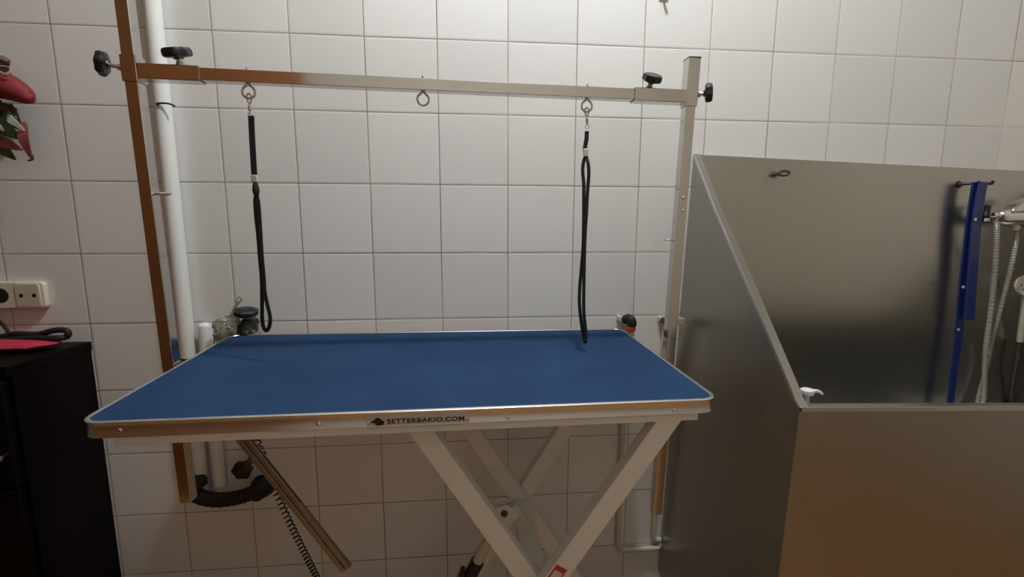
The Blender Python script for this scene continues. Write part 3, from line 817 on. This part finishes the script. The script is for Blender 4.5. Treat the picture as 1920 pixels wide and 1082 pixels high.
# flexible black drain hose
bm = NB()
pts = smooth_path([at(366, 895, -.055), at(366, 925, -.055), at(400, 937, -.055), at(440, 934, -.055), at(470, 925, -.055), at(492, 913, -.045), at(498, 908, -.004)], 12)
nn_ = len(pts); tube(bm, pts, .018, 18, rfun=lambda t: .0205 * (1 + .05 * math.sin(t * 130)))
dh = thing('drain_hose', 'black rubber drain hose curving between the white pipe and the wall under the table', 'hose', at(430, 935, -.02))
link('hose_body', bm, RUBBER, dh)
bm = NB(); lathe(bm, at(376, 905, -.055) + Vector((-.005, 0, -.01)), (0, 0, 1), [(.018, 0), (.022, .004), (.022, .02), (.018, .026)], 20); link('hose_clamp', bm, RUBBER, dh)
bm = NB(); lathe(bm, at(494, 910, 0) + Vector((0, 0, 0)), (0, -1, 0), [(.036, .001), (.034, .012), (.026, .03), (.022, .05)], 24); link('wall_coupling', bm, RUBBER, dh)
# black valve handle under the table
vk = thing('valve_handle', 'round black valve handle on the wall beneath the table', 'valve', at(471, 863, 0))
bm = NB(); q = at(472, 862, 0); lathe(bm, q, (0, -1, 0), [(.010, .001), (.010, .05)], 14); link('valve_stem', bm, BRASS, vk)
bm = NB(); lathe(bm, q + Vector((0, -.045, 0)), (0, -1, -.1), [(.014, 0), (.026, .004), (.027, .018), (.016, .025)], 40, 6, .07); link('handle', bm, BLACKPL, vk)

# slanting twin steel bar under the table
Yb = -.36
a = at(459, 826, Yb); b_ = at(650, 1066, Yb); d = (b_ - a).normalized(); a2 = a - d * ((.818 - a.z) / -d.z) if False else a + d * ((.822 - a.z) / d.z)
sb = thing('slanting_arm', 'twin steel bar hanging slanting down under the left half of the table', 'bar', b_)
per = Vector((-d.z, 0, d.x))
for s_ in (-1, 1):
    bm = NB(); bar(bm, a2 + per * s_ * .0068 + Vector((0, 0, 0)), b_ + per * s_ * .0068, .0115, .012); link('arm_bar', bm, ARMM, sb, bevel=.001)
bm = NB(); bar(bm, a2, a + d * .19, .027, .004, ); box_ = link('web_plate', bm, BRASS, sb)
# spiral cable
Yc = -.31
c0 = at(482, 826, Yc); c1 = at(492, 852, Yc); c1b = at(501, 880, Yc); c1c = at(507, 900, Yc); c2 = at(527, 945, Yc); c3 = at(554, 1003, Yc); c3b = at(595, 1085, Yc); c4 = at(628, 1150, Yc)
path = smooth_path([Vector((c0.x - .012, c0.y, .832)), c0, c1, c1b, c1c, c2, c3, c3b, c4, Vector((c4.x + .06, Yc, .04)), Vector((c4.x + .12, Yc, ZG + .010))], 40)
cum = [0]
for p, q in zip(path, path[1:]): cum.append(cum[-1] + (q - p).length)
tot = cum[-1]; pts = []
ns = 3400; j = 0
phase = 0
for i in range(ns):
    s_ = tot * i / (ns - 1)
    while j < len(cum) - 2 and cum[j + 1] < s_: j += 1
    t = (s_ - cum[j]) / (cum[j + 1] - cum[j]); p = path[j].lerp(path[j + 1], t); dd = (path[j + 1] - path[j]).normalized()
    x = Vector((0, 1, 0)); y = dd.cross(x).normalized()
    frac = s_ / tot
    pitch = .0185 - .0095 * min(1, frac * 1.9)
    phase += 2 * PI * (tot / ns) / pitch
    rr = .0068
    pts.append(p + x * math.cos(phase) * rr + y * math.sin(phase) * rr)
bm = NB(); tube(bm, pts, .0016, 6)
tag(link('spiral_cable', bm, RUBBER), 'black coiled cable hanging from under the table down to the floor', 'cable')

# ------------------------------------------------------------------ wall valve with plastic bag, left corner of the table
wv = thing('wall_valve', 'black round knob with a chrome lever on the wall behind the left table corner', 'valve', at(463, 600, 0))
q = at(463, 592, -.06)
bm = NB(); tube(bm, [Vector((q.x - .01, -.001, q.z - .03)), Vector((q.x - .01, -.055, q.z - .03))], .014, 16); lathe(bm, Vector((q.x - .004, -.058, q.z - .06)), (.1, 0, 1), [(.014, 0), (.027, .008), (.026, .03), (.012, .052)], 20); link('valve_body', bm, BLACKPL, wv)
bm = NB(); lathe(bm, Vector((q.x - .002, q.y, q.z - .003)), (.10, -.12, 1), [(.010, 0), (.026, .004), (.031, .010), (.031, .018), (.024, .023), (.01, .0245)], 40, 8, .03); link('round_knob', bm, BLACKPL, wv)
bm = NB(); l0 = at(433, 592, -.06); l1 = at(452, 555, -.06); dl = (l1 - l0).normalized()
hp = [(0, -.0035), (.04, -.0045), (.055, -.0075), (.066, -.006), (.069, 0), (.066, .006), (.055, .0075), (.04, .0045), (0, .0035)]
yl = Vector((dl.z, 0, -dl.x))
prism(bm, [l0 + dl * a * .92 + yl * b_ for a, b_ in hp], (0, -.0015, 0), (0, .0015, 0)); link('chrome_lever', bm, PLATE, wv, bevel=.0006)
bm = NB(); prism(bm, [l0 + dl * (.052 + .006 * math.cos(a)) + yl * .0032 * math.sin(a) for a in [2 * PI * k / 16 for k in range(16)]], (0, -.0022, 0), (0, -.0014, 0)); link('lever_slot', bm, PVC, wv)
def blob(bm, c, rad, rot, seed, amp, fold, sub=4):
    r = bmesh.ops.create_icosphere(bm, subdivisions=sub, radius=1)
    for v in r['verts']:
        p = v.co.copy(); k = 1 + amp * noise.noise(p * fold + Vector((seed, 0, 0))) + amp * .5 * abs(noise.noise(p * fold * 2.4 + Vector((0, seed, 0))))
        v.co = c + rot @ Vector((p.x * rad[0], p.y * rad[1], p.z * rad[2])) * k
bm = NB(); c = at(428, 615, -.055); blob(bm, c, (.040, .026, .030), Euler((0, R_(-15), 0)).to_matrix(), 3.1, .55, 1.5, 5)
c = at(420, 640, -.055); blob(bm, c, (.024, .018, .034), Euler((0, R_(10), 0)).to_matrix(), 7.7, .5, 1.5, 5)
c = at(468, 632, -.062); blob(bm, c, (.028, .022, .032), Matrix.Identity(3), 12.2, .45, 1.6, 5)
tag(link('plastic_bag', bm, BAGM), 'crumpled clear plastic bag wrapped under the black knob at the table corner', 'bag')

# ------------------------------------------------------------------ stop valves and pipes, right
sv = thing('stop_valve', 'black stop valve with a red ring on the wall behind the right table corner', 'valve', at(1180, 610, 0))
q = at(1163, 598, 0)
bm = NB(); box(bm, q + Vector((-.0, -.006, .004)), (.026, .012, .016)); lathe(bm, q + Vector((.006, -.006, .004)), (0, 0, 1), [(.012, -.012), (.0125, 0), (.010, .008)], 18); link('wall_lug', bm, BEIGE, sv, bevel=.002)
bm = NB(); pts = smooth_path([at(1172, 600, -.02), at(1178, 597, -.035), at(1184, 601, -.05), at(1185, 611, -.05)], 6); tube(bm, pts, .0135, 18); link('valve_elbow', bm, RUBBER, sv)
bm = NB(); q2 = at(1183.5, 620, -.05); lathe(bm, q2, (0, 0, 1), [(.0105, -.002), (.0125, 0), (.0135, .006), (.0125, .013), (.010, .014)], 24); link('red_ring', bm, REDPL, sv, label='red ring')
bm = NB(); tube(bm, [q2 + Vector((0, 0, .004)), q2 + Vector((.002, .0, -.06)), q2 + Vector((.0, .03, -.09))], .009, 16); link('outlet_pipe', bm, BEIGE, sv)
rpi = .0085
def px_path(L_, Y=-.012): return [at(x, y, Y) for x, y in L_]
bm = NB(); a = at(1170, 606, -.012); 
xa_ = at(1163, 900, -.012).x; zlow = at(1200, 1030, -.012).z
pth = [Vector((xa_, -.012, a.z)), Vector((xa_, -.012, zlow + .03)), Vector((xa_ + .003, -.012, zlow + .014)), Vector((xa_ + .010, -.012, zlow + .005)), Vector((xa_ + .024, -.012, zlow)), Vector((.512, -.012, zlow + .002)), Vector((.522, -.012, zlow + .006)), Vector((.524, -.012, zlow + .02))]
tube(bm, pth, rpi, 16); tag(link('water_pipe', bm, BEIGE), 'beige painted pipe going down from the red-ringed valve and turning right near the floor', 'pipe')
wp = thing('water_pipe', 'beige painted pipe and valve on the wall behind the right steel post', 'pipe', at(1243, 700, 0))
xb_ = at(1225, 990, -.012).x; zl2 = at(1225, 1012, -.012).z
q = at(1243, 600, -.012)
bm = NB(); tube(bm, [Vector((xb_ + .004, -.012, q.z)), Vector((xb_, -.012, zl2 + .02)), Vector((xb_ + .004, -.012, zl2 + .006)), Vector((xb_ + .014, -.012, zl2)), Vector((xb_ + .028, -.012, zl2))], rpi, 16); link('pipe_body', bm, BEIGE, wp)
bm = NB(); box(bm, q + Vector((0, .004, .002)), (.026, .014, .016)); link('wall_lug', bm, BEIGE, wp, bevel=.002)
bm = NB(); v2 = at(1268, 603, -.10); tube(bm, smooth_path([q, Vector((q.x + .01, -.05, q.z)), v2 + Vector((0, 0, 0))], 6), .011, 16); link('valve_body', bm, BRASS, wp)
bm = NB(); box(bm, at(1273, 602, -.10), (.030, .02, .020)); link('valve_cap', bm, BEIGE, wp, bevel=.003)

# ------------------------------------------------------------------ sockets
ss = thing('double_socket', 'ivory double wall socket above the dark cabinet', 'socket', at(40, 577, 0))
so0 = at(-55, 552, 0); so1 = at(94, 552, 0); zs0 = at(60, 577, 0).z; zs1 = at(60, 527, 0).z
cx = (so0.x + so1.x) / 2; cz = (zs0 + zs1) / 2
bm = NB(); prism(bm, [Vector((p.x + cx, 0, p.y + cz)) for p in rrect(so1.x - so0.x, zs1 - zs0, .012)], (0, -.016, 0), (0, -.0005, 0)); link('socket_frame', bm, SOCKET, ss, bevel=.004, bseg=3)
s1 = at(55, 551, -.014); s0_ = at(2, 551, -.014)
bm = NB(); prism(bm, [Vector((p.x + s1.x, 0, p.y + cz)) for p in rrect(.064, zs1 - zs0 - .008, .010)], (0, -.0190, 0), (0, -.0158, 0)); pl_ = link('socket_plate', bm, SOCKET, ss, bevel=.0015)
bm = NB(); prism(bm, [Vector((p.x + s1.x, 0, p.y + cz)) for p in rrect(.055, zs1 - zs0 - .017, .008)], (0, -.0196, 0), (0, -.0191, 0)); link('socket_inset', bm, mat('socket_inset_plastic', (0.60, 0.56, 0.46), .4), pl_)
for dx in (-.0165, .0165):
    bm = NB(); lathe(bm, Vector((s1.x + dx, -.0194, cz)), (0, -1, 0), [(.0052, 0), (.0050, .0007)], 16); link('pin_hole', bm, DARK, pl_)
bm = NB(); lathe(bm, Vector((s1.x, -.0194, cz)), (0, -1, 0), [(.0015, 0), (.001, .0007)], 10); link('plate_screw', bm, BRASS, pl_)
bm = NB(); lathe(bm, Vector((s0_.x, -.0155, cz)), (0, -1, 0), [(.0205, 0), (.0200, .0012)], 28); link('round_socket_well', bm, DARK, ss)

# ------------------------------------------------------------------ dark cabinet and what lies on it
Xc = -1.2018; Zc = .869; Dc = -.225
cb = thing('cabinet', 'dark wenge brown cabinet against the tiled wall at the left edge', 'cabinet', (-1.55, -.11, ZG))
bm = NB(); box(bm, ((-1.93 + Xc) / 2, Dc / 2 - .001, (Zc - .025 + ZG) / 2), (Xc + 1.93 - .004, -Dc - .004, Zc - .025 - ZG)); link('body', bm, WENGE, cb, bevel=.001)
bm = NB(); box(bm, ((-1.93 + Xc) / 2, Dc / 2 - .006, Zc - .0123), (Xc + 1.93, -Dc + .010, .0246)); link('top_board', bm, WENGE, cb, bevel=.0015)
for i, (z0, z1) in enumerate(((.06, .30), (.31, .56), (.57, .835))):
    bm = NB(); box(bm, ((-1.93 + Xc) / 2, Dc - .011, (z0 + z1) / 2), (Xc + 1.93 - .02, .018, z1 - z0)); dw = link('drawer', bm, WENGE, cb, bevel=.0015)
    bm = NB(); kx = at(2, 858, Dc - .03).x if i == 2 else -1.36
    kz = at(2, 858, Dc - .03).z if i == 2 else (z0 + z1) / 2
    lathe(bm, Vector((kx, Dc - .020, kz)), (0, -1, 0), [(.005, 0), (.005, .012), (.009, .016), (.009, .022), (.004, .025)], 18); link('drawer_knob', bm, CHROME, dw)
pz = thing('pink_pouch', 'flat pink pouch lying on the dark cabinet under a black cable', 'pouch', (-1.42, -.08, Zc))
bm = NB(); c = Vector((-1.365, -.075, Zc + .016)); blob(bm, c, (.140, .060, .0145), Matrix.Identity(3), 1.3, .10, 1.8, 4); link('pouch_body', bm, PINK, pz)
bm = NB(); zz_ = Zc + .021
ribbon(bm, smooth_path([Vector((-1.33, -.135, Zc + .008)), Vector((-1.325, -.12, Zc + .022)), Vector((-1.31, -.08, zz_ + .003)), Vector((-1.30, -.04, Zc + .018))], 6), .012, .002, nrm=Vector((0, 0, 1))); link('pouch_strap', bm, BROWNF, pz)
bm = NB()
Yq = -.065
loop = [at(-60, 640, Yq), at(0, 632, Yq), at(30, 626, Yq), at(70, 627, Yq), at(100, 620, Yq), at(120, 619, Yq), at(128, 624, Yq), at(124, 632, Yq), at(105, 634, Yq - .01), at(70, 634, Yq - .01), at(30, 636, Yq - .01), at(-20, 641, Yq - .01), at(-70, 648, Yq - .01)]
tube(bm, smooth_path(loop, 10), .0078, 12)
tag(link('black_cable', bm, RUBBER), 'thick black cable looped on top of the pink pouch', 'cable')
bm = NB(); tube(bm, smooth_path([at(18, 626, -.06), at(8, 612, -.055), at(-8, 596, -.04), at(-20, 580, -.032), at(-17, 556, -.03)], 8), .0042, 10)
tag(link('power_cord', bm, RUBBER), 'thin black cord rising from the cabinet top to the round socket', 'cable')

# ------------------------------------------------------------------ artificial flower at the left edge
Yw = -.055
fl = thing('artificial_flower', 'red artificial flower with pale-edged leaves hanging on the wall at the left edge', 'flower', at(0, 200, 0))
# pointed petal
pts = [at(-60, 150, Yw), at(-30, 152, Yw), at(0, 158, Yw), at(20, 165, Yw), at(40, 175, Yw), at(55, 183, Yw), at(64, 185, Yw)]
path = smooth_path(pts, 6); bm = NB()
tube(bm, path, .03, 20, rfun=lambda t: .004 + .034 * (1 - t ** 2.2) ** .9 if t < .97 else .005)
link('red_petal', bm, REDF, fl, label='red pointed petal')
bm = NB(); q = at(61, 184, Yw); lathe(bm, q - Vector((.012, 0, -.002)), (1, 0, -.1), [(.009, 0), (.010, .006), (.006, .012), (.002, .016)], 16); link('petal_tip', bm, BROWNF, fl)
def strip(name, pts, w, mt, t=.003, nrm=Vector((0, -1, 0)), wf=None):
    bm = NB(); ribbon(bm, smooth_path(pts, 8), w, t, nrm, wf); return link(name, bm, mt, fl, bevel=t * .3)
strip('ribbon_top', [at(-40, 104, Yw), at(-5, 106, Yw), at(12, 111, Yw - .004), at(19, 117, Yw)], .010, TANF)
strip('ribbon_fold', [at(-40, 112, Yw + .006), at(-5, 116, Yw + .006), at(18, 119, Yw + .006)], .014, BROWNF)
strip('ribbon_top', [at(-40, 132, Yw - .03), at(-5, 134, Yw - .03), at(10, 139, Yw - .032), at(21, 134, Yw - .03)], .006, TANF)
strip('ribbon_fold', [at(-40, 128, Yw - .022), at(-5, 129, Yw - .022), at(17, 131, Yw - .022)], .014, BROWNF)
bm = NB(); blob(bm, at(-6, 205, Yw + .01), (.040, .025, .018), Matrix.Identity(3), 5.5, .3, 2.5, 3); link('dark_calyx', bm, BROWNF, fl)
def leaf(name, a, b_, w, mt, lift=.012, parent=fl):
    bm = NB(); d = b_ - a; mid = (a + b_) / 2 + Vector((0, -lift, .006))
    ribbon(bm, smooth_path([a, mid, b_], 10), w, .0022, wfun=lambda t: .002 + w * math.sin(PI * min(1, max(0, t)) ** .8) ** .9); return link(name, bm, mt, parent)
leaf('leaf', at(5, 212, Yw), at(45, 246, Yw), .030, GREENL)
leaf('leaf', at(14, 218, Yw - .012), at(46, 245, Yw - .012), .016, WHITEL).__setitem__('label', 'pale leaf')
leaf('leaf', at(-30, 212, Yw - .012), at(8, 246, Yw - .012), .022, WHITEL)
leaf('leaf', at(-20, 225, Yw), at(42, 262, Yw), .040, GREENL)
leaf('leaf', at(-40, 240, Yw + .01), at(30, 300, Yw + .01), .045, GREENL)
leaf('leaf', at(-20, 262, Yw + .01), at(44, 282, Yw + .012), .030, MAUVE)
strip('stem', [at(20, 195, Yw), at(32, 215, Yw), at(42, 240, Yw), at(52, 250, Yw)], .006, BROWNF)
leaf('dried_petal', at(46, 228, Yw), at(60, 300, Yw), .024, MAUVE)
strip('dried_tip', [at(61, 290, Yw), at(61, 299, Yw), at(52, 301, Yw)], .004, BROWNF)
bm = NB(); tube(bm, [at(0, 190, -.001), at(0, 190, Yw)], .004, 8); link('wire_hanger', bm, BROWNF, fl)

# small grey hook at the top of the wall
bm = NB(); q = at(1243, -4, -.001); box(bm, q + Vector((0, -.0022, .006)), (.026, .0062, .014)); tube(bm, smooth_path([q + Vector((0, -.006, 0)), q + Vector((.002, -.016, -.006)), q + Vector((.0, -.02, .004))], 5), .004, 8)
tag(link('adhesive_hook', bm, STEEL, bevel=.001), 'small grey hook on the wall at the top edge of the photo', 'hook')

# ------------------------------------------------------------------ lamp
LP = Vector((.13, -.55, 2.86))
lamp = thing('ceiling_lamp', 'white globe lamp under the ceiling above the grooming table', 'lamp', (LP.x, LP.y, ZC))
bm = NB(); lathe(bm, (LP.x, LP.y, ZC - .0005), (0, 0, -1), [(.055, 0), (.055, .02), (.02, .03), (.012, .07), (.03, .10), (.03, .13)], 28); link('lamp_base', bm, LAMPB, lamp)
ld = bpy.data.lights.new('lamp_light', 'POINT'); ld.energy = 68; ld.color = (.955, .985, 1.0); ld.shadow_soft_size = .05
lo = bpy.data.objects.new('lamp_light', ld); COL.objects.link(lo); lo.location = LP + Vector((0, 0, -.05))

w = bpy.data.worlds.new('world'); scene.world = w; w.use_nodes = True
w.node_tree.nodes['Background'].inputs[0].default_value = (.02, .02, .02, 1)
w.node_tree.nodes['Background'].inputs[1].default_value = .1

vs = scene.view_settings
vs.view_transform = 'Standard'; vs.look = 'None'; vs.gamma = 1; vs.use_curve_mapping = False
vs.exposure = 0.0
